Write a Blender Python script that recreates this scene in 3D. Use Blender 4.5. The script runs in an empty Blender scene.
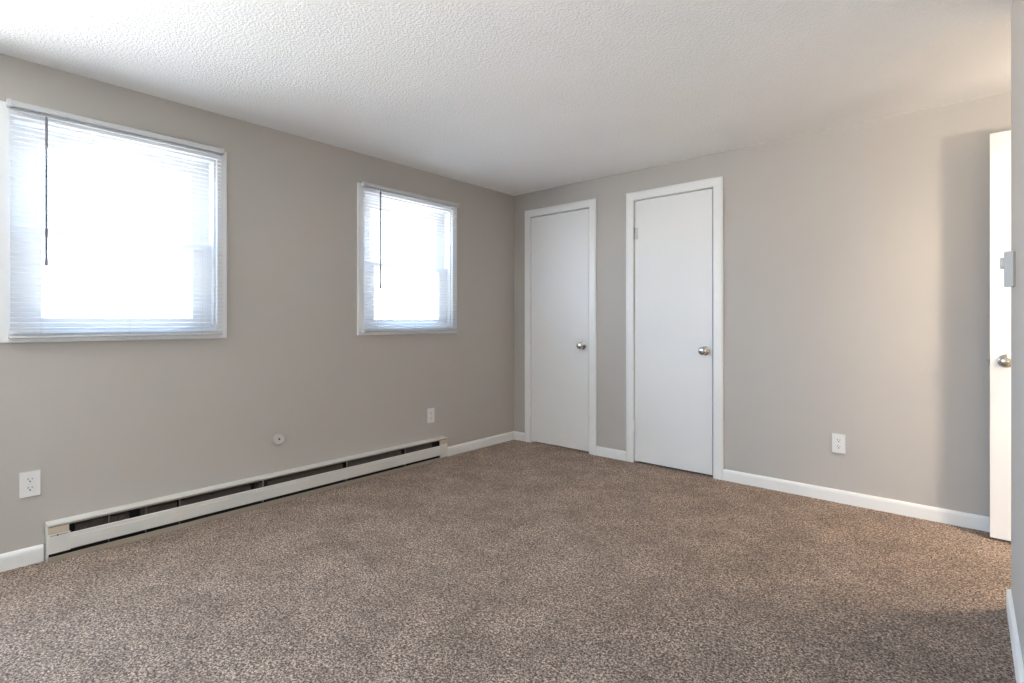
import bpy, bmesh, math, random
from mathutils import Vector, Matrix
random.seed(7)
S = bpy.context.scene
C = S.collection
PI = math.pi

# ---------------------------------------------------------------- camera
H = 2.27
CAM = Vector((3.1966, -3.6948, 1.093))
cam_d = bpy.data.cameras.new('camera')
cam = bpy.data.objects.new('camera', cam_d)
C.objects.link(cam)
cam.location = CAM
cam.rotation_euler = (PI/2, 0, math.radians(41.085))
cam_d.sensor_width = 36
cam_d.lens = 36*523/1024
cam_d.shift_y = -19.5/1024
cam_d.clip_start = 0.01
S.camera = cam

# ---------------------------------------------------------------- world: bright overcast sky above, pale ground below
SKY = 14.0
W = bpy.data.worlds.new('world'); S.world = W; W.use_nodes = True
nt = W.node_tree; nt.nodes.clear()
out = nt.nodes.new('ShaderNodeOutputWorld'); bg = nt.nodes.new('ShaderNodeBackground')
tc = nt.nodes.new('ShaderNodeTexCoord'); sx = nt.nodes.new('ShaderNodeSeparateXYZ'); cr = nt.nodes.new('ShaderNodeValToRGB')
mr = nt.nodes.new('ShaderNodeMapRange'); mr.inputs['From Min'].default_value = -1; mr.inputs['From Max'].default_value = 1
nt.links.new(tc.outputs['Generated'], sx.inputs[0]); nt.links.new(sx.outputs['Z'], mr.inputs['Value'])
nt.links.new(mr.outputs[0], cr.inputs['Fac']); nt.links.new(cr.outputs['Color'], bg.inputs['Color'])
e = cr.color_ramp.elements
e[0].position = 0.0; e[0].color = (1.20, 1.17, 1.14, 1)
e[1].position = 1.0; e[1].color = (.50, .73, 1.08, 1)
for p, c in ((.44, (1.18, 1.16, 1.14, 1)), (.50, (.95, .98, 1.02, 1)), (.56, (.64, .83, 1.08, 1))):
    k = e.new(p); k.color = c
bg.inputs['Strength'].default_value = SKY
nt.links.new(bg.outputs[0], out.inputs['Surface'])

# sky portals in the two window openings (they only guide the daylight sampling)
WIN = ((-3.465, -2.516), (-1.666, -0.735))
WZ0, WZ1 = 1.0, 2.06
for a, b in WIN:
    l = bpy.data.lights.new('window_portal', 'AREA'); l.shape = 'RECTANGLE'
    l.size = 1.0; l.size_y = b-a-.1; l.cycles.is_portal = True
    o = bpy.data.objects.new('window_portal', l); C.objects.link(o)
    o.location = (-.115, (a+b)/2, (WZ0+WZ1)/2); o.rotation_euler = (0, -PI/2, 0)

FILL_WIN = (-5.70, -4.05, .75, 2.06)      # unseen sliding window added for fill light, in the window wall beside the camera
l = bpy.data.lights.new('window_portal', 'AREA'); l.shape = 'RECTANGLE'
l.size = FILL_WIN[3]-FILL_WIN[2]; l.size_y = FILL_WIN[1]-FILL_WIN[0]; l.cycles.is_portal = True
o = bpy.data.objects.new('window_portal', l); C.objects.link(o)
o.location = (-.115, (FILL_WIN[0]+FILL_WIN[1])/2, (FILL_WIN[2]+FILL_WIN[3])/2); o.rotation_euler = (0, -PI/2, 0)

vs = S.view_settings
vs.view_transform = 'Standard'; vs.look = 'None'; vs.gamma = 1; vs.use_curve_mapping = False
vs.exposure = 1.25
HALL_LAMP = 70.0            # emission strength of the hall lamp's globe
LAMP_POWER = 190.0            # emission strength of the entry ceiling lamp's bowl

# ---------------------------------------------------------------- helpers
def link_obj(name, bm, mats, parent=None, smooth=False, bevel=0):
    me = bpy.data.meshes.new(name)
    if bevel:
        bmesh.ops.bevel(bm, geom=[x for x in bm.edges if x.is_manifold and x.calc_face_angle(0) > .6],
                        offset=bevel, segments=2, profile=.5, affect='EDGES')
    bmesh.ops.recalc_face_normals(bm, faces=bm.faces[:])
    bm.to_mesh(me); bm.free()
    if not isinstance(mats, (list, tuple)): mats = [mats]
    for m in mats: me.materials.append(m)
    if smooth:
        for p in me.polygons: p.use_smooth = True
        try: me.set_sharp_from_angle(angle=math.radians(40))
        except Exception: pass
    o = bpy.data.objects.new(name, me); C.objects.link(o)
    if parent: o.parent = parent
    return o

def box(bm, x0, x1, y0, y1, z0, z1, mi=0):
    v = [bm.verts.new((x, y, z)) for x in (x0, x1) for y in (y0, y1) for z in (z0, z1)]
    for f in ((0,1,3,2), (4,6,7,5), (0,4,5,1), (2,3,7,6), (0,2,6,4), (1,5,7,3)):
        fc = bm.faces.new([v[i] for i in f]); fc.material_index = mi
    return v

def prism(bm, pts, a, b, fn, mi=0):
    """pts: 2-D outline; fn(u,v,t) -> xyz ; extruded from t=a to t=b"""
    A = [bm.verts.new(fn(u, v, a)) for u, v in pts]; B = [bm.verts.new(fn(u, v, b)) for u, v in pts]
    n = len(pts)
    for i in range(n):
        f = bm.faces.new([A[i], A[(i+1) % n], B[(i+1) % n], B[i]]); f.material_index = mi
    bm.faces.new(A[::-1]).material_index = mi; bm.faces.new(B).material_index = mi

def lathe(bm, prof, mat, seg=32, mi=0):
    """prof: list of (r, h) about local z; mat: Matrix"""
    rings = []
    for r, h in prof:
        if r < 1e-6: rings.append([bm.verts.new(mat @ Vector((0, 0, h)))])
        else: rings.append([bm.verts.new(mat @ Vector((r*math.cos(2*PI*i/seg), r*math.sin(2*PI*i/seg), h))) for i in range(seg)])
    for a, b in zip(rings, rings[1:]):
        for i in range(seg):
            j = (i+1) % seg
            if len(a) == 1 and len(b) == 1: continue
            if len(a) == 1: f = bm.faces.new([a[0], b[i], b[j]])
            elif len(b) == 1: f = bm.faces.new([a[i], a[j], b[0]])
            else: f = bm.faces.new([a[i], a[j], b[j], b[i]])
            f.material_index = mi

def empty(name, loc, rz=0):
    o = bpy.data.objects.new(name, None); C.objects.link(o)
    o.location = loc; o.rotation_euler = (0, 0, rz); o.empty_display_size = .05
    return o

def tag(o, label=None, cat=None, group=None, kind=None):
    if label: o['label'] = label
    if cat: o['category'] = cat
    if group: o['group'] = group
    if kind: o['kind'] = kind
    return o

def wall_panel(bm, u0, u1, z0, z1, holes, t0, t1, axis):
    """solid slab with rectangular holes; axis 'x': slab between x=t0..t1, u=y ; axis 'y': slab between y=t0..t1, u=x"""
    us = sorted({u0, u1, *[h[0] for h in holes], *[h[1] for h in holes]})
    zs = sorted({z0, z1, *[h[2] for h in holes], *[h[3] for h in holes]})
    solid = {}
    for i in range(len(us)-1):
        for j in range(len(zs)-1):
            cu, cz = (us[i]+us[i+1])/2, (zs[j]+zs[j+1])/2
            solid[i, j] = not any(h[0] < cu < h[1] and h[2] < cz < h[3] for h in holes)
    P = {}
    def v(u, z, t):
        k = (u, z, t)
        if k not in P: P[k] = bm.verts.new((t, u, z) if axis == 'x' else (u, t, z))
        return P[k]
    for (i, j), s in solid.items():
        if not s: continue
        a, b, c, d = us[i], us[i+1], zs[j], zs[j+1]
        for t in (t0, t1): bm.faces.new([v(a,c,t), v(b,c,t), v(b,d,t), v(a,d,t)])
        if not solid.get((i-1, j)): bm.faces.new([v(a,c,t0), v(a,c,t1), v(a,d,t1), v(a,d,t0)])
        if not solid.get((i+1, j)): bm.faces.new([v(b,c,t0), v(b,c,t1), v(b,d,t1), v(b,d,t0)])
        if not solid.get((i, j-1)): bm.faces.new([v(a,c,t0), v(a,c,t1), v(b,c,t1), v(b,c,t0)])
        if not solid.get((i, j+1)): bm.faces.new([v(a,d,t0), v(a,d,t1), v(b,d,t1), v(b,d,t0)])

# ---------------------------------------------------------------- materials
def mat(name, col, rough=.5, metal=0, spec=.5, bump=None, extra=None):
    m = bpy.data.materials.new(name); m.use_nodes = True
    t = m.node_tree; b = t.nodes['Principled BSDF']
    b.inputs['Base Color'].default_value = (*col, 1); b.inputs['Roughness'].default_value = rough
    b.inputs['Metallic'].default_value = metal; b.inputs['Specular IOR Level'].default_value = spec
    tc = t.nodes.new('ShaderNodeTexCoord')
    if bump:
        sc, st, dist = bump
        n = t.nodes.new('ShaderNodeTexNoise'); n.inputs['Scale'].default_value = sc; n.inputs['Detail'].default_value = 4
        bp = t.nodes.new('ShaderNodeBump'); bp.inputs['Strength'].default_value = st; bp.inputs['Distance'].default_value = dist
        t.links.new(tc.outputs['Object'], n.inputs['Vector']); t.links.new(n.outputs['Fac'], bp.inputs['Height'])
        t.links.new(bp.outputs[0], b.inputs['Normal'])
    # faint tonal variation
    n2 = t.nodes.new('ShaderNodeTexNoise'); n2.inputs['Scale'].default_value = 3.0; n2.inputs['Detail'].default_value = 3
    mx = t.nodes.new('ShaderNodeMix'); mx.data_type = 'RGBA'
    mx.inputs['A'].default_value = (*[c*.975 for c in col], 1); mx.inputs['B'].default_value = (*[min(1, c*1.02) for c in col], 1)
    t.links.new(tc.outputs['Object'], n2.inputs['Vector']); t.links.new(n2.outputs['Fac'], mx.inputs['Factor'])
    t.links.new(mx.outputs['Result'], b.inputs['Base Color'])
    return m

M = {}
M['wall'] = mat('wall_paint_greige', (.515, .485, .452), .62, bump=(260, .10, .001), spec=.35)
M['trim'] = mat('trim_paint_white', (.86, .86, .85), .38)
M['door'] = mat('door_paint_white', (.84, .84, .835), .45, bump=(40, .03, .001))
M['win'] = mat('vinyl_white', (.82, .83, .84), .35)
M['heater'] = mat('heater_enamel_white', (.72, .71, .68), .35)
M['cream'] = mat('heater_enamel_cream', (.62, .53, .41), .45)
M['tray'] = mat('heater_steel_tan', (.36, .31, .25), .5)
M['fin'] = mat('heater_fin_brown', (.16, .13, .11), .6)
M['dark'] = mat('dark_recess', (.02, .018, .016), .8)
M['plate'] = mat('plastic_white', (.80, .80, .79), .3)
M['nickel'] = mat('satin_nickel', (.60, .575, .54), .22, metal=1)
M['hinge'] = mat('hinge_steel', (.52, .52, .50), .4, metal=.6)
M['thermo'] = mat('thermostat_plastic_grey', (.60, .61, .62), .4)
M['wand'] = mat('wand_plastic_grey', (.16, .15, .18), .2)
M['button'] = mat('wall_plate_beige', (.60, .57, .535), .4)
M['cord'] = mat('cord_white', (.75, .75, .75), .7)
M['rail'] = mat('blind_rail_white', (.62, .63, .64), .35)

# ceiling: sprayed texture
m = mat('ceiling_texture_white', (.93, .928, .92), .9, spec=.1); M['ceil'] = m
t = m.node_tree; b = t.nodes['Principled BSDF']; tcn = t.nodes['Texture Coordinate']
v1 = t.nodes.new('ShaderNodeTexNoise'); v1.inputs['Scale'].default_value = 92; v1.inputs['Detail'].default_value = 3; v1.inputs['Roughness'].default_value = .6
r1 = t.nodes.new('ShaderNodeValToRGB'); r1.color_ramp.elements[0].position = .42; r1.color_ramp.elements[1].position = .64
bp = t.nodes.new('ShaderNodeBump'); bp.inputs['Strength'].default_value = .48; bp.inputs['Distance'].default_value = .004
t.links.new(tcn.outputs['Object'], v1.inputs['Vector']); t.links.new(v1.outputs['Fac'], r1.inputs['Fac'])
t.links.new(r1.outputs['Color'], bp.inputs['Height']); t.links.new(bp.outputs[0], b.inputs['Normal'])

# carpet: flecked cut pile
m = bpy.data.materials.new('carpet_flecked_brown'); m.use_nodes = True; M['carpet'] = m
t = m.node_tree; b = t.nodes['Principled BSDF']; b.inputs['Roughness'].default_value = .95; b.inputs['Specular IOR Level'].default_value = .1
b.inputs['Sheen Weight'].default_value = .25; b.inputs['Sheen Roughness'].default_value = .5
tcn = t.nodes.new('ShaderNodeTexCoord')
def noise(scale, detail=2, rough=.5):
    n = t.nodes.new('ShaderNodeTexNoise'); n.inputs['Scale'].default_value = scale; n.inputs['Detail'].default_value = detail
    n.inputs['Roughness'].default_value = rough; t.links.new(tcn.outputs['Object'], n.inputs['Vector']); return n
vor = t.nodes.new('ShaderNodeTexVoronoi'); vor.inputs['Scale'].default_value = 200; t.links.new(tcn.outputs['Object'], vor.inputs['Vector'])
sep = t.nodes.new('ShaderNodeSeparateColor'); t.links.new(vor.outputs['Color'], sep.inputs[0])
nf = noise(125, 4, .9)
ad = t.nodes.new('ShaderNodeMath'); ad.operation = 'ADD'
sc_ = t.nodes.new('ShaderNodeMath'); sc_.operation = 'MULTIPLY'; sc_.inputs[1].default_value = .45
t.links.new(sep.outputs[0], sc_.inputs[0])
sc2 = t.nodes.new('ShaderNodeMath'); sc2.operation = 'MULTIPLY_ADD'; sc2.inputs[1].default_value = 3.0; sc2.inputs[2].default_value = -1.24
t.links.new(nf.outputs['Fac'], sc2.inputs[0])
t.links.new(sc_.outputs[0], ad.inputs[0]); t.links.new(sc2.outputs[0], ad.inputs[1])
ramp = t.nodes.new('ShaderNodeValToRGB'); el = ramp.color_ramp.elements
el[0].position = .12; el[0].color = (.040, .022, .015, 1)
el[1].position = .85; el[1].color = (.95, .80, .68, 1)
for p, c in ((.34, (.15, .095, .066, 1)), (.50, (.36, .262, .200, 1)), (.66, (.60, .475, .385, 1))):
    k = el.new(p); k.color = c
t.links.new(ad.outputs[0], ramp.inputs['Fac'])
big = noise(4.2, 5, .7); r2 = t.nodes.new('ShaderNodeValToRGB')
r2.color_ramp.elements[0].position = .38; r2.color_ramp.elements[0].color = (.96, .89, .83, 1)
r2.color_ramp.elements[1].position = .62; r2.color_ramp.elements[1].color = (1.36, 1.30, 1.26, 1)
t.links.new(big.outputs['Fac'], r2.inputs['Fac'])
mul = t.nodes.new('ShaderNodeMix'); mul.data_type = 'RGBA'; mul.blend_type = 'MULTIPLY'; mul.inputs['Factor'].default_value = 1
t.links.new(ramp.outputs['Color'], mul.inputs['A']); t.links.new(r2.outputs['Color'], mul.inputs['B'])
t.links.new(mul.outputs['Result'], b.inputs['Base Color'])
bp = t.nodes.new('ShaderNodeBump'); bp.inputs['Strength'].default_value = .9; bp.inputs['Distance'].default_value = .008
t.links.new(ad.outputs[0], bp.inputs['Height']); t.links.new(bp.outputs[0], b.inputs['Normal'])

# glass
m = bpy.data.materials.new('window_glass'); m.use_nodes = True; M['glass'] = m
t = m.node_tree; t.nodes.clear(); o_ = t.nodes.new('ShaderNodeOutputMaterial'); mx = t.nodes.new('ShaderNodeMixShader')
tr = t.nodes.new('ShaderNodeBsdfTransparent'); gl = t.nodes.new('ShaderNodeBsdfGlossy'); gl.inputs['Roughness'].default_value = .02
tr.inputs['Color'].default_value = (.95, .97, .97, 1); mx.inputs[0].default_value = .05
t.links.new(tr.outputs[0], mx.inputs[1]); t.links.new(gl.outputs[0], mx.inputs[2]); t.links.new(mx.outputs[0], o_.inputs['Surface'])

# the two blind-covered windows have darker-tinted glass, added to dim the daylight
m = M['glass'].copy(); m.name = 'window_glass_dimmed'; M['dimmed'] = m
[n for n in m.node_tree.nodes if n.type == 'BSDF_TRANSPARENT'][0].inputs['Color'].default_value = (.50, .51, .52, 1)

# blind slats: thin white vinyl that lets some light through
m = bpy.data.materials.new('blind_slat_white'); m.use_nodes = True; M['slat'] = m
t = m.node_tree; t.nodes.clear(); o_ = t.nodes.new('ShaderNodeOutputMaterial'); mx = t.nodes.new('ShaderNodeMixShader')
df = t.nodes.new('ShaderNodeBsdfPrincipled'); df.inputs['Base Color'].default_value = (.80, .82, .84, 1); df.inputs['Roughness'].default_value = .4
tl = t.nodes.new('ShaderNodeBsdfTranslucent'); tl.inputs['Color'].default_value = (.8, .84, .88, 1); mx.inputs[0].default_value = .15
t.links.new(df.outputs[0], mx.inputs[1]); t.links.new(tl.outputs[0], mx.inputs[2]); t.links.new(mx.outputs[0], o_.inputs['Surface'])

# lamp bowl
m = bpy.data.materials.new('lamp_bowl_glow'); m.use_nodes = True; M['glow'] = m
b = m.node_tree.nodes['Principled BSDF']; b.inputs['Base Color'].default_value = (.9, .85, .75, 1)
b.inputs['Emission Color'].default_value = (1.0, .82, .62, 1); b.inputs['Emission Strength'].default_value = LAMP_POWER

# ---------------------------------------------------------------- room shell
YF = -5.85      # wall behind the camera
XR = 3.32       # right wall face
YN = -0.95      # where the right wall ends and the entry nook begins
XN = 4.06       # nook side wall face
XH = 6.2        # far wall of the hall beyond the open door

bm = bmesh.new(); box(bm, -.12, XH+.1, YF-.12, .14, -.08, 0)
tag(link_obj('floor', bm, M['carpet']), kind='structure')
bm = bmesh.new(); box(bm, -.12, XH+.1, YF-.12, .14, H, H+.08)
tag(link_obj('ceiling', bm, M['ceil']), kind='structure')

holes = [(a+.05, b-.05, WZ0+.05, WZ1-.05) for a, b in WIN]
bm = bmesh.new(); wall_panel(bm, YF-.12, .14, 0, H, holes+[FILL_WIN], -.12, 0, 'x')
tag(link_obj('wall_left', bm, M['wall']), kind='structure')

D1 = (.209, .820, 2.037, .204, .830); D2 = (1.243, 1.842, 2.031, 1.238, 1.853)   # leaf left, right, top, casing inner left, right
bm = bmesh.new()
wall_panel(bm, 0, XH+.1, 0, H, [(D1[3]-.010, D1[4]+.012, 0, D1[2]+.015), (D2[3]-.010, D2[4]+.012, 0, D2[2]+.015)], 0, .10, 'y')
box(bm, 0, XH+.1, .10, .14, 0, H)
tag(link_obj('wall_back', bm, M['wall']), kind='structure')

bm = bmesh.new()
v = [(XR, YF), (XR, YN), (XN+.10, YN), (XN+.10, YN-.11), (XR+.11, YN-.11), (XR+.11, YF)]
prism(bm, v, 0, H, lambda u, w, t: (u, w, t))
tag(link_obj('wall_right', bm, M['wall']), kind='structure')

DO = (-.90, -.135)     # entry doorway in the nook wall (y range)
bm = bmesh.new(); wall_panel(bm, YN, 0, 0, H, [(DO[0], DO[1], 0, 2.055)], XN, XN+.10, 'x')
tag(link_obj('wall_entry', bm, M['wall']), kind='structure')
bm = bmesh.new(); box(bm, 0, XR+.11, YF-.12, YF, 0, H)
tag(link_obj('wall_front', bm, M['wall']), kind='structure')
bm = bmesh.new()
box(bm, XH, XH+.1, -2.4, 0, 0, H); box(bm, XN, XH+.1, -2.5, -2.4, 0, H)
box(bm, XN, XN+.1, -2.4, YN-.11, 0, H)
tag(link_obj('wall_hall', bm, M['wall']), kind='structure')

# ---------------------------------------------------------------- baseboards
BP = [(0, .0), (.013, .0), (.013, .058), (.011, .067), (.006, .074), (0, .076)]
def bb(bm, axis, face, sgn, a, b):
    if axis == 'x': prism(bm, BP, a, b, lambda u, v, t: (face+sgn*u, t, v))
    else: prism(bm, BP, a, b, lambda u, v, t: (t, face+sgn*u, v))
bm = bmesh.new(); bb(bm, 'x', 0, 1, YF, -3.300); bb(bm, 'x', 0, 1, -.878, 0)
tag(link_obj('baseboard_left', bm, M['trim']), kind='structure')
bm = bmesh.new(); bb(bm, 'y', 0, -1, 0.0, .136); bb(bm, 'y', 0, -1, .898, 1.170); bb(bm, 'y', 0, -1, 1.921, XN)
tag(link_obj('baseboard_back', bm, M['trim']), kind='structure')
bm = bmesh.new(); bb(bm, 'x', XR, -1, YF, YN); bb(bm, 'y', YN, 1, XR-.013, XN)
tag(link_obj('baseboard_right', bm, M['trim']), kind='structure')
bm = bmesh.new(); bb(bm, 'y', YF, 1, 0, XR)
tag(link_obj('baseboard_front', bm, M['trim']), kind='structure')

# ---------------------------------------------------------------- door casings
CP = [(0, 0), (0, .010), (.006, .014), (.046, .016), (.060, .014), (.067, .009), (.067, 0)]   # across width, thickness
def casing(bm, x0, x1, ztop, fn):
    """mitred three-sided casing; inner edge x0..x1, ztop; fn(u,z,t)"""
    path = [(x0, 0, -1, 0), (x0, ztop, -1, 1), (x1, ztop, 1, 1), (x1, 0, 1, 0)]
    rings = [[bm.verts.new(fn(px+dx*w, pz+dz*w, th)) for w, th in CP] for px, pz, dx, dz in path]
    n = len(CP)
    for a, b in zip(rings, rings[1:]):
        for i in range(n):
            bm.faces.new([a[i], a[(i+1) % n], b[(i+1) % n], b[i]])
    bm.faces.new(rings[0]); bm.faces.new(rings[-1][::-1])

def jamb(bm, x0, x1, ztop, y0, y1, fn):
    for a, b, c, d in ((x0-.012, x0-.004, 0, ztop+.012), (x1+.004, x1+.012, 0, ztop+.012), (x0-.004, x1+.004, ztop+.004, ztop+.012)):
        vs_ = [bm.verts.new(fn(x, z, y)) for x in (a, b) for y in (y0, y1) for z in (c, d)]
        for f in ((0,1,3,2), (4,6,7,5), (0,4,5,1), (2,3,7,6), (0,2,6,4), (1,5,7,3)): bm.faces.new([vs_[i] for i in f])

back_fn = lambda u, z, t: (u, -t, z)
for n, D in (('trim_1', D1), ('trim_2', D2)):
    bm = bmesh.new(); casing(bm, D[3], D[4], D[2]+.006, back_fn)
    jy = .100
    box(bm, D[3]-.010, D[0]-.004, .0005, jy, 0, D[2]+.015); box(bm, D[1]+.006, D[4]+.012, .0005, jy, 0, D[2]+.015)
    box(bm, D[0]-.004, D[1]+.006, .0005, jy, D[2]+.006, D[2]+.015)
    box(bm, D[0]-.004, D[1]+.006, .038, .050, D[2]-.010, D[2]+.006)
    box(bm, D[0]-.002, D[0]+.010, .038, .050, 0, D[2]-.010); box(bm, D[1]-.007, D[1]+.005, .038, .050, 0, D[2]-.010)
    tag(link_obj(n, bm, M['trim']), kind='structure')
bm = bmesh.new(); entry_fn = lambda u, z, t: (XN-t, u, z)
casing(bm, DO[0]+.012, DO[1]-.012, 2.043, lambda u, z, t: (XN-t, max(u, YN+.002), z))
jamb(bm, DO[0]+.012, DO[1]-.012, 2.041, 0, -.10, entry_fn)
tag(link_obj('trim_3', bm, M['trim']), kind='structure')

# ---------------------------------------------------------------- doors
KNOB = [(0, 0), (.033, 0), (.033, .004), (.029, .008), (.016, .010), (.0125, .014), (.0125, .024), (.016, .029), (.0245, .035),
        (.0285, .043), (.0290, .051), (.0265, .058), (.019, .063), (.010, .0652), (0, .0657)]
def knob(parent, x, y, z, out_y, name='door_knob'):
    bm = bmesh.new()
    R = Matrix.Translation((x, y, z)) @ Matrix.Rotation(PI/2 if out_y < 0 else -PI/2, 4, 'X')
    lathe(bm, KNOB, R, 40)
    k = link_obj(name, bm, M['nickel'], parent, smooth=True)
    bm = bmesh.new()
    R2 = R @ Matrix.Translation((0, 0, .0648))
    lathe(bm, [(0, 0), (.0055, 0), (.0055, .0035), (.004, .0045), (0, .0045)], R2, 20)
    link_obj('lock_button', bm, M['nickel'], k, smooth=True)
    return k
def hinge(parent, x, y, z, m, h=.089):
    bm = bmesh.new()
    for k in range(5):
        lathe(bm, [(0, -h/2+k*h/5+.0006), (.007, -h/2+k*h/5+.0006), (.007, -h/2+(k+1)*h/5-.0006), (0, -h/2+(k+1)*h/5-.0006)],
              Matrix.Translation((x-.004, y-.008, z)), 16)
    lathe(bm, [(0, h/2), (.0045, h/2), (.005, h/2+.003), (.002, h/2+.006), (0, h/2+.0065)], Matrix.Translation((x-.004, y-.008, z)), 12)
    box(bm, x+.0015, x+.026, y-.0015, y+.0015, z-h/2, z+h/2)
    return link_obj('hinge', bm, m, parent, smooth=True)

def closet_door(name, D, knob_x, knob_z, mh, label):
    bm = bmesh.new(); box(bm, D[0], D[1], .001, .036, .016, D[2])
    d = tag(link_obj(name, bm, M['door'], bevel=.0015), kind='structure')
    d['label'] = label
    knob(d, knob_x, .001, knob_z, -1)
    for z, m_ in mh: hinge(d, D[0], 0.0, z, m_)
    return d
closet_door('door_1', D1, .763, .897, ((1.765, M['trim']), (.275, M['trim'])), 'narrow flat white closet door nearest the room corner')
closet_door('door_2', D2, 1.790, .889, ((1.779, M['hinge']), (.290, M['trim'])), 'flat white closet door to the right of the corner one')

# open entry door standing parallel to the back wall
E0, E1 = 3.280, 4.040
bm = bmesh.new(); box(bm, E0, E1, -.140, -.105, .014, 2.037)
d3 = tag(link_obj('door_3', bm, M['door'], bevel=.0015), kind='structure')
d3['label'] = 'open white entry door swung against the back wall'
knob(d3, E0+.060, -.140, .900, -1); knob(d3, E0+.060, -.105, .900, 1)
bm = bmesh.new(); box(bm, E0-.0012, E0+.001, -.134, -.111, .872, .930)
fp = link_obj('latch_plate', bm, M['nickel'], d3)
bm = bmesh.new(); prism(bm, [(-.129, 0), (-.116, 0), (-.116, .011), (-.122, .011)], .892, .909, lambda u, v, t: (E0-.001-v, u, t))
link_obj('latch_bolt', bm, M['nickel'], fp)
for z in (1.78, 1.03, .29):
    bm = bmesh.new(); lathe(bm, [(0, -.045), (.006, -.045), (.006, .045), (0, .045)], Matrix.Translation((E1+.006, -.146, z)), 16)
    box(bm, E1-.002, E1+.002, -.141, -.108, z-.045, z+.045)
    link_obj('hinge', bm, M['hinge'], d3, smooth=True)

# ---------------------------------------------------------------- windows (double hung, white vinyl)
def window(name, a, b):
    oy0, oy1, oz0, oz1 = a+.05, b-.05, WZ0+.05, WZ1-.05
    # casing: flat mitred picture frame
    bm = bmesh.new()
    prof = [(-.004, 0), (-.004, .014), (.0, .017), (.046, .017), (.050, .013), (.050, 0)]
    corners = [(oy0, oz0, -1, -1), (oy0, oz1, -1, 1), (oy1, oz1, 1, 1), (oy1, oz0, 1, -1)]
    rings = [[bm.verts.new((th, cy+dy*w, cz+dz*w)) for w, th in prof] for cy, cz, dy, dz in corners]
    for i in range(4):
        A, B = rings[i], rings[(i+1) % 4]
        for k in range(len(prof)): bm.faces.new([A[k], A[(k+1) % len(prof)], B[(k+1) % len(prof)], B[k]])
    w = tag(link_obj(name, bm, M['win']), kind='structure')
    # jamb frame lining the opening
    bm = bmesh.new(); j = .016
    box(bm, -.118, .001, oy0, oy0+j, oz0, oz1); box(bm, -.118, .001, oy1-j, oy1, oz0, oz1)
    box(bm, -.118, .001, oy0+j, oy1-j, oz0, oz0+j); box(bm, -.118, .001, oy0+j, oy1-j, oz1-j, oz1)
    link_obj('window_frame', bm, M['win'], w)
    zm = 1.510
    def sash(x0, x1, z0, z1, s, rb, rt, nm):
        bm = bmesh.new(); ya, yb = oy0+j, oy1-j
        box(bm, x0, x1, ya, ya+s, z0, z1); box(bm, x0, x1, yb-s, yb, z0, z1)
        box(bm, x0, x1, ya+s, yb-s, z0, z0+rb); box(bm, x0, x1, ya+s, yb-s, z1-rt, z1)
        xm = (x0+x1)/2
        o = link_obj(nm, bm, M['win'], w)
        bm = bmesh.new(); box(bm, xm-.003, xm+.003, ya+s-.004, yb-s+.004, z0+rb-.004, z1-rt+.004)
        link_obj('pane', bm, M['dimmed'], o)
        return o
    lo = sash(-.060, -.030, oz0+j, zm+.018, .096, .048, .034, 'lower_sash')
    sash(-.100, -.070, zm-.018, oz1-j, .090, .034, .080, 'upper_sash')
    for fy in (.33, .67):
        yy = oy0+(oy1-oy0)*fy
        bm = bmesh.new(); box(bm, -.056, -.034, yy-.026, yy+.026, zm+.018, zm+.026)
        lathe(bm, [(0, 0), (.011, 0), (.011, .010), (0, .012)], Matrix.Translation((-.045, yy, zm+.025)), 16)
        box(bm, -.049, -.041, yy-.004, yy+.030, zm+.030, zm+.037)
        link_obj('sash_lock', bm, M['win'], lo, bevel=.001)
    return w
window('window_1', *WIN[0]); window('window_2', *WIN[1])

# sliding fill-light window, added out of view beside the camera
bm = bmesh.new(); a, b, c, d = FILL_WIN
for y0, y1, z0, z1 in ((a-.05, a, c-.05, d+.05), (b, b+.05, c-.05, d+.05), (a, b, c-.05, c), (a, b, d, d+.05)):
    box(bm, 0, .016, y0, y1, z0, z1)
w = tag(link_obj('fill_window', bm, M['win']), kind='structure')
for y0, y1, xx in ((a, (a+b)/2+.02, -.06), ((a+b)/2-.02, b, -.10)):
    bm = bmesh.new(); q = .04
    box(bm, xx, xx+.03, y0, y0+q, c, d); box(bm, xx, xx+.03, y1-q, y1, c, d)
    box(bm, xx, xx+.03, y0+q, y1-q, c, c+q); box(bm, xx, xx+.03, y0+q, y1-q, d-q, d)
    so = link_obj('sash', bm, M['win'], w)
    bm = bmesh.new(); box(bm, xx+.012, xx+.018, y0+q-.004, y1-q+.004, c+q-.004, d-q+.004); link_obj('pane', bm, M['glass'], so)

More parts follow.
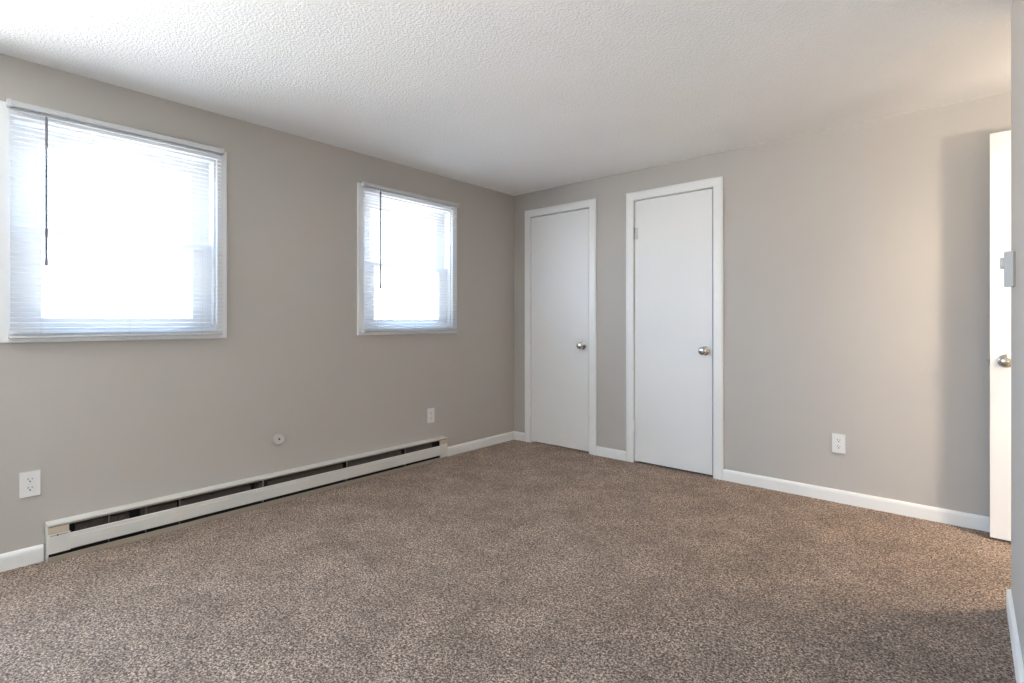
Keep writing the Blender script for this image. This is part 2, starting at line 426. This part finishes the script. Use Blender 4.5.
# ---------------------------------------------------------------- mini blinds
def blind(y0, y1, wand_y, wand_z0, label):
    root = tag(empty('mini_blind', (0, (y0+y1)/2, WZ0)), label, 'window blind', 'white mini blinds over the two windows')
    oy, oz = (y0+y1)/2, WZ0
    def P(name, bm, m, **k):
        bmesh.ops.translate(bm, verts=bm.verts[:], vec=(0, -oy, -oz)); return link_obj(name, bm, m, root, **k)
    xc = .034; top = 2.064
    bm = bmesh.new()    # headrail: open-topped channel with rolled lips
    box(bm, .018, .050, y0, y1, top-.026, top)
    P('headrail', bm, M['rail'], bevel=.003)
    for yy in (y0, y1-.012):
        bm = bmesh.new(); box(bm, .0172, .053, yy-.002, yy+.014, top-.030, top+.002)
        P('bracket', bm, M['rail'], bevel=.0015)
    # slats
    bm = bmesh.new(); zb = 1.045; n = 45; zt = top-.040
    tilt = math.radians(-7)
    for i in range(n):
        z = zb + (zt-zb)*i/(n-1)
        cols = []
        for k in range(5):
            u = (k/4-.5)*.025; c = .0018*(1-(2*k/4-1)**2)
            x = xc + u*math.cos(tilt) - c*math.sin(tilt); zz = z + u*math.sin(tilt) + c*math.cos(tilt)
            cols.append([bm.verts.new((x, y, zz)) for y in (y0+.006, y1-.006)])
        for p, q in zip(cols, cols[1:]): bm.faces.new([p[0], p[1], q[1], q[0]])
    P('slats', bm, M['slat'], smooth=True)
    bm = bmesh.new(); box(bm, xc-.013, xc+.013, y0+.004, y1-.004, 1.020, 1.031)
    rb = P('bottom_rail', bm, M['rail'], bevel=.003)
    for yy in (y0+.01, (y0+y1)/2, y1-.01):
        bm = bmesh.new(); box(bm, xc-.006, xc+.006, yy-.005, yy+.005, 1.0175, 1.021)
        bmesh.ops.translate(bm, verts=bm.verts[:], vec=(0, -oy, -oz)); link_obj('rail_clip', bm, M['plate'], rb)
    # ladder cords
    for yy in (y0+.11, (y0+y1)/2, y1-.11):
        bm = bmesh.new()
        for xx in (xc-.0135, xc+.0135): box(bm, xx-.0005, xx+.0005, yy-.0006, yy+.0006, 1.028, top-.02)
        box(bm, xc-.0006, xc+.0006, yy+.006, yy+.0072, 1.028, top-.02)
        P('ladder_cord', bm, M['cord'])
    # tilt wand on its hook
    bm = bmesh.new()
    T = Matrix.Translation((.0565, wand_y, 0))
    lathe(bm, [(0, 2.020), (.0038, 2.018), (.0056, 2.008), (.0056, wand_z0+.03), (.0066, wand_z0+.025), (.0066, wand_z0+.004), (0, wand_z0)], T, 6)
    wd = P('tilt_wand', bm, M['wand'])
    bm = bmesh.new(); box(bm, .0475, .0575, wand_y-.0015, wand_y+.0015, 2.030, 2.034); box(bm, .0555, .0575, wand_y-.0015, wand_y+.0015, 2.016, 2.034)
    bmesh.ops.translate(bm, verts=bm.verts[:], vec=(0, -oy, -oz)); link_obj('wand_hook', bm, M['hinge'], wd)
    return root
blind(-3.422, -2.545, -3.296, 1.345, 'lowered white mini blind on the larger-looking left window, above the left outlet')
blind(-1.640, -.748, -1.512, 1.325, 'lowered white mini blind on the smaller-looking right window, nearer the room corner')

# ---------------------------------------------------------------- electric baseboard heater
def heater():
    ya, yb, Dp = -3.293, -.885, .060
    yc = (ya+yb)/2
    root = tag(empty('baseboard_heater', (0, yc, 0)), 'long white electric baseboard heater under the windows, dark slot along its top', 'heater')
    def P(name, bm, m, **k):
        bmesh.ops.translate(bm, verts=bm.verts[:], vec=(0, -yc, 0)); return link_obj(name, bm, m, root, **k)
    xw = .001
    f = lambda u, v, t: (u, t, v)
    # back plate + sloping top with a rolled front lip
    bm = bmesh.new(); prism(bm, [(xw, .012), (xw+.003, .012), (xw+.003, .172), (xw, .172)], ya+.004, yb-.004, f)
    P('back_plate', bm, M['tray'])
    bm = bmesh.new(); prism(bm, [(xw, .1745), (Dp-.006, .1735), (Dp, .171), (Dp, .165), (Dp-.002, .165), (Dp-.002, .169), (Dp-.008, .1715), (xw, .1715)], ya, yb, f)
    P('top_cover', bm, M['heater'])
    bm = bmesh.new(); prism(bm, [(Dp-.004, .163), (Dp-.001, .163), (Dp-.001, .158), (Dp-.008, .156), (Dp-.010, .158)], ya+.004, yb-.004, f)
    P('inner_lip', bm, M['tray'])
    # front panel with a crease
    bm = bmesh.new(); prism(bm, [(Dp-.003, .044), (Dp+.001, .042), (Dp+.004, .046), (Dp+.004, .098), (Dp+.002, .101), (Dp+.002, .115), (Dp-.002, .118), (Dp-.004, .116), (Dp-.001, .113), (Dp-.001, .046)], ya+.078, yb-.07, f)
    P('front_panel', bm, M['heater'])
    bm = bmesh.new(); prism(bm, [(xw, .001), (Dp+.004, .001), (Dp+.004, .024), (Dp+.001, .026), (Dp+.001, .004), (xw, .004)], ya, yb, f)
    P('bottom_tray', bm, M['tray'])
    # left junction box: cream upper strip, white cover, side cheek
    bm = bmesh.new(); box(bm, xw, Dp-.002, ya, ya+.004, .006, .174)
    P('end_cap', bm, M['heater'])
    bm = bmesh.new(); box(bm, xw, Dp-.002, yb-.004, yb, .006, .174)
    P('end_cap', bm, M['heater'])
    bm = bmesh.new(); box(bm, Dp-.004, Dp+.0025, ya+.002, ya+.076, .128, .157)
    P('wiring_strip', bm, M['cream'], bevel=.001)
    bm = bmesh.new(); box(bm, Dp-.004, Dp+.0045, ya+.002, ya+.080, .040, .1265)
    jc = P('junction_cover', bm, M['heater'], bevel=.001)
    bm = bmesh.new()
    lathe(bm, [(0, 0), (.0035, 0), (.0030, .0015), (0, .0018)], Matrix.Translation((Dp+.0045, ya+.035, .121)) @ Matrix.Rotation(PI/2, 4, 'Y'), 12)
    box(bm, Dp+.003, Dp+.0049, ya+.010, ya+.070, .1200, .1216)
    bmesh.ops.translate(bm, verts=bm.verts[:], vec=(0, -yc, 0)); link_obj('cover_screw', bm, M['dark'], jc)
    bm = bmesh.new(); box(bm, Dp-.004, Dp+.0025, yb-.078, yb-.002, .124, .156)
    P('wiring_strip', bm, M['cream'], bevel=.001)
    bm = bmesh.new(); box(bm, Dp-.004, Dp+.0045, yb-.075, yb-.002, .022, .122)
    P('junction_cover', bm, M['heater'], bevel=.001)
    # heating element: tube with fin packs
    bm = bmesh.new(); y = ya
    lathe(bm, [(0, 0), (.007, 0), (.007, yb-.09-(ya+.09)), (0, yb-.09-(ya+.09))], Matrix.Translation((.030, ya+.09, .085)) @ Matrix.Rotation(-PI/2, 4, 'X'), 12)
    packs = [(-3.19, -2.985), (-2.93, -2.775), (-2.755, -2.40), (-2.36, -2.335), (-2.30, -1.80), (-1.755, -1.32), (-1.27, -1.03)]
    for a, b in packs:
        k = a
        while k < b:
            box(bm, .008, .050, k, k+.0022, .046, .142); k += .0075
    P('heating_element', bm, M['fin'])
    # brackets that carry panel and element
    for y in (-3.067, -2.915, -2.764, -2.33, -1.775, -1.29):
        bm = bmesh.new()
        box(bm, .006, Dp-.004, y-.0008, y+.0008, .028, .045)
        box(bm, Dp-.016, Dp-.003, y-.0010, y+.0010, .045, .158)
        P('bracket', bm, M['tray'])
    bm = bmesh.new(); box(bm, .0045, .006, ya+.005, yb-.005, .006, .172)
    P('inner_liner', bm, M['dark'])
heater()

# ---------------------------------------------------------------- outlets
def outlet(loc, rz, label):
    root = tag(empty('wall_outlet', loc, rz), label, 'outlet')
    # local: face looks to -y, width along x
    bm = bmesh.new()
    pts = []
    prism(bm, [(-.035, -.057), (.035, -.057), (.035, .057), (-.035, .057)], 0, .005, lambda u, v, t: (u, -t, v))
    link_obj('cover_plate', bm, M['plate'], root, bevel=.0018)
    for zz in (.0195, -.0195):
        bm = bmesh.new()
        ring = []
        for i in range(24):
            a = 2*PI*i/24; x = .0172*math.cos(a); z = max(-.0135, min(.0135, .0172*math.sin(a))); ring.append((x, z))
        prism(bm, ring, .004, .0066, lambda u, v, t: (u, -t, v+zz))
        r = link_obj('receptacle', bm, M['plate'], root)
        bm = bmesh.new()
        box(bm, -.0078, -.0056, -.0069, -.0060, zz-.001, zz+.008); box(bm, .0056, .0078, -.0069, -.0060, zz, zz+.007)
        lathe(bm, [(0, .0060), (.0030, .0060), (.0030, .0069), (0, .0069)], Matrix.Translation((0, 0, zz-.0075)) @ Matrix.Rotation(PI/2, 4, 'X'), 14)
        link_obj('slots', bm, M['dark'], r)
    bm = bmesh.new(); lathe(bm, [(0, .0045), (.0032, .0045), (.0028, .0060), (0, .0062)], Matrix.Rotation(PI/2, 4, 'X'), 14)
    link_obj('screw', bm, M['plate'], root, smooth=True)
outlet((0.0005, -3.345, .362), PI/2, 'white wall outlet at the far left, above the left end of the heater')
outlet((0.0005, -1.006, .355), PI/2, 'small white wall outlet near the corner, above the right end of the heater')
outlet((2.606, -.0005, .357), 0, 'white wall outlet on the back wall, right of both closet doors')

# round plate on the window wall
root = tag(empty('round_wall_plate', (0.0005, -2.213, .374), PI/2), 'small round greige plate with a dark centre hole on the window wall', 'wall plate')
bm = bmesh.new(); R = Matrix.Rotation(PI/2, 4, 'X')
lathe(bm, [(.0, 0), (.036, 0), (.036, .005), (.033, .010), (.027, .0125), (.022, .0105), (.015, .0095), (.0065, .0098), (.0055, .007), (.0, .007)], R, 40)
link_obj('disc', bm, M['button'], root, smooth=True)
bm = bmesh.new(); lathe(bm, [(0, .0068), (.0058, .0068), (.0058, .0099), (0, .0099)], R, 16)
link_obj('centre_hole', bm, M['dark'], root)

# ---------------------------------------------------------------- thermostat on the right wall
root = tag(empty('wall_thermostat', (XR-.0005, -1.175, 1.277), -PI/2), 'grey wall thermostat with side dial, on the right wall edge', 'thermostat')
# local: face looks to -y (world -x), width along x
bm = bmesh.new(); box(bm, -.036, .036, -.006, 0, -.061, .059)
link_obj('base_plate', bm, M['tray'], root, bevel=.001)
bm = bmesh.new(); box(bm, -.034, .034, -.027, -.006, -.060, .060)
for k in range(5):
    y = -.024+k*.0035
    box(bm, -.0346, .0346, y, y+.0012, -.058, .058)
link_obj('cover', bm, M['thermo'], root)
bm = bmesh.new(); lathe(bm, [(0, 0), (.020, 0), (.020, .009), (.018, .011), (0, .011)], Matrix.Translation((0, -.027, .022)) @ Matrix.Rotation(PI/2, 4, 'X'), 28)
link_obj('dial', bm, M['thermo'], root, smooth=True)

# ---------------------------------------------------------------- ceiling lamp in the entry nook
LX, LY = 3.80, -.51
root = tag(empty('ceiling_lamp', (LX, LY, H)), 'round white ceiling downlight with warm glow in the entry nook', 'lamp')
bm = bmesh.new(); lathe(bm, [(0, 0), (.105, 0), (.105, -.010), (.098, -.014), (.098, -.105), (.094, -.105), (.094, -.016), (0, -.016)], Matrix.Identity(4), 40)
link_obj('lamp_shade', bm, M['trim'], root, smooth=True)
bm = bmesh.new(); lathe(bm, [(0, -.018), (.080, -.018), (.084, -.028), (.070, -.040), (.040, -.048), (0, -.051)], Matrix.Identity(4), 40)
link_obj('lamp_diffuser', bm, M['glow'], root, smooth=True)

# ---------------------------------------------------------------- lamp standing in the hall beyond the open door
m = bpy.data.materials.new('lamp_globe_glow'); m.use_nodes = True
b = m.node_tree.nodes['Principled BSDF']; b.inputs['Base Color'].default_value = (.9, .85, .75, 1)
b.inputs['Emission Color'].default_value = (1.0, .86, .70, 1); b.inputs['Emission Strength'].default_value = HALL_LAMP
root = tag(empty('floor_lamp', (5.00, -1.34, 0)), 'floor lamp with a round glowing globe in the hall beyond the open door', 'lamp')
I = Matrix.Identity(4)
bm = bmesh.new(); lathe(bm, [(0, 0), (.14, 0), (.14, .012), (.02, .03), (0, .03)], I, 32); link_obj('base', bm, M['nickel'], root, smooth=True)
bm = bmesh.new(); lathe(bm, [(0, .028), (.011, .028), (.011, 1.39), (0, 1.39)], I, 16); link_obj('pole', bm, M['nickel'], root, smooth=True)
bm = bmesh.new(); lathe(bm, [(.13*math.sin(PI*k/16), 1.50-.13*math.cos(PI*k/16)) for k in range(17)], I, 32)
link_obj('lamp_globe', bm, m, root, smooth=True)
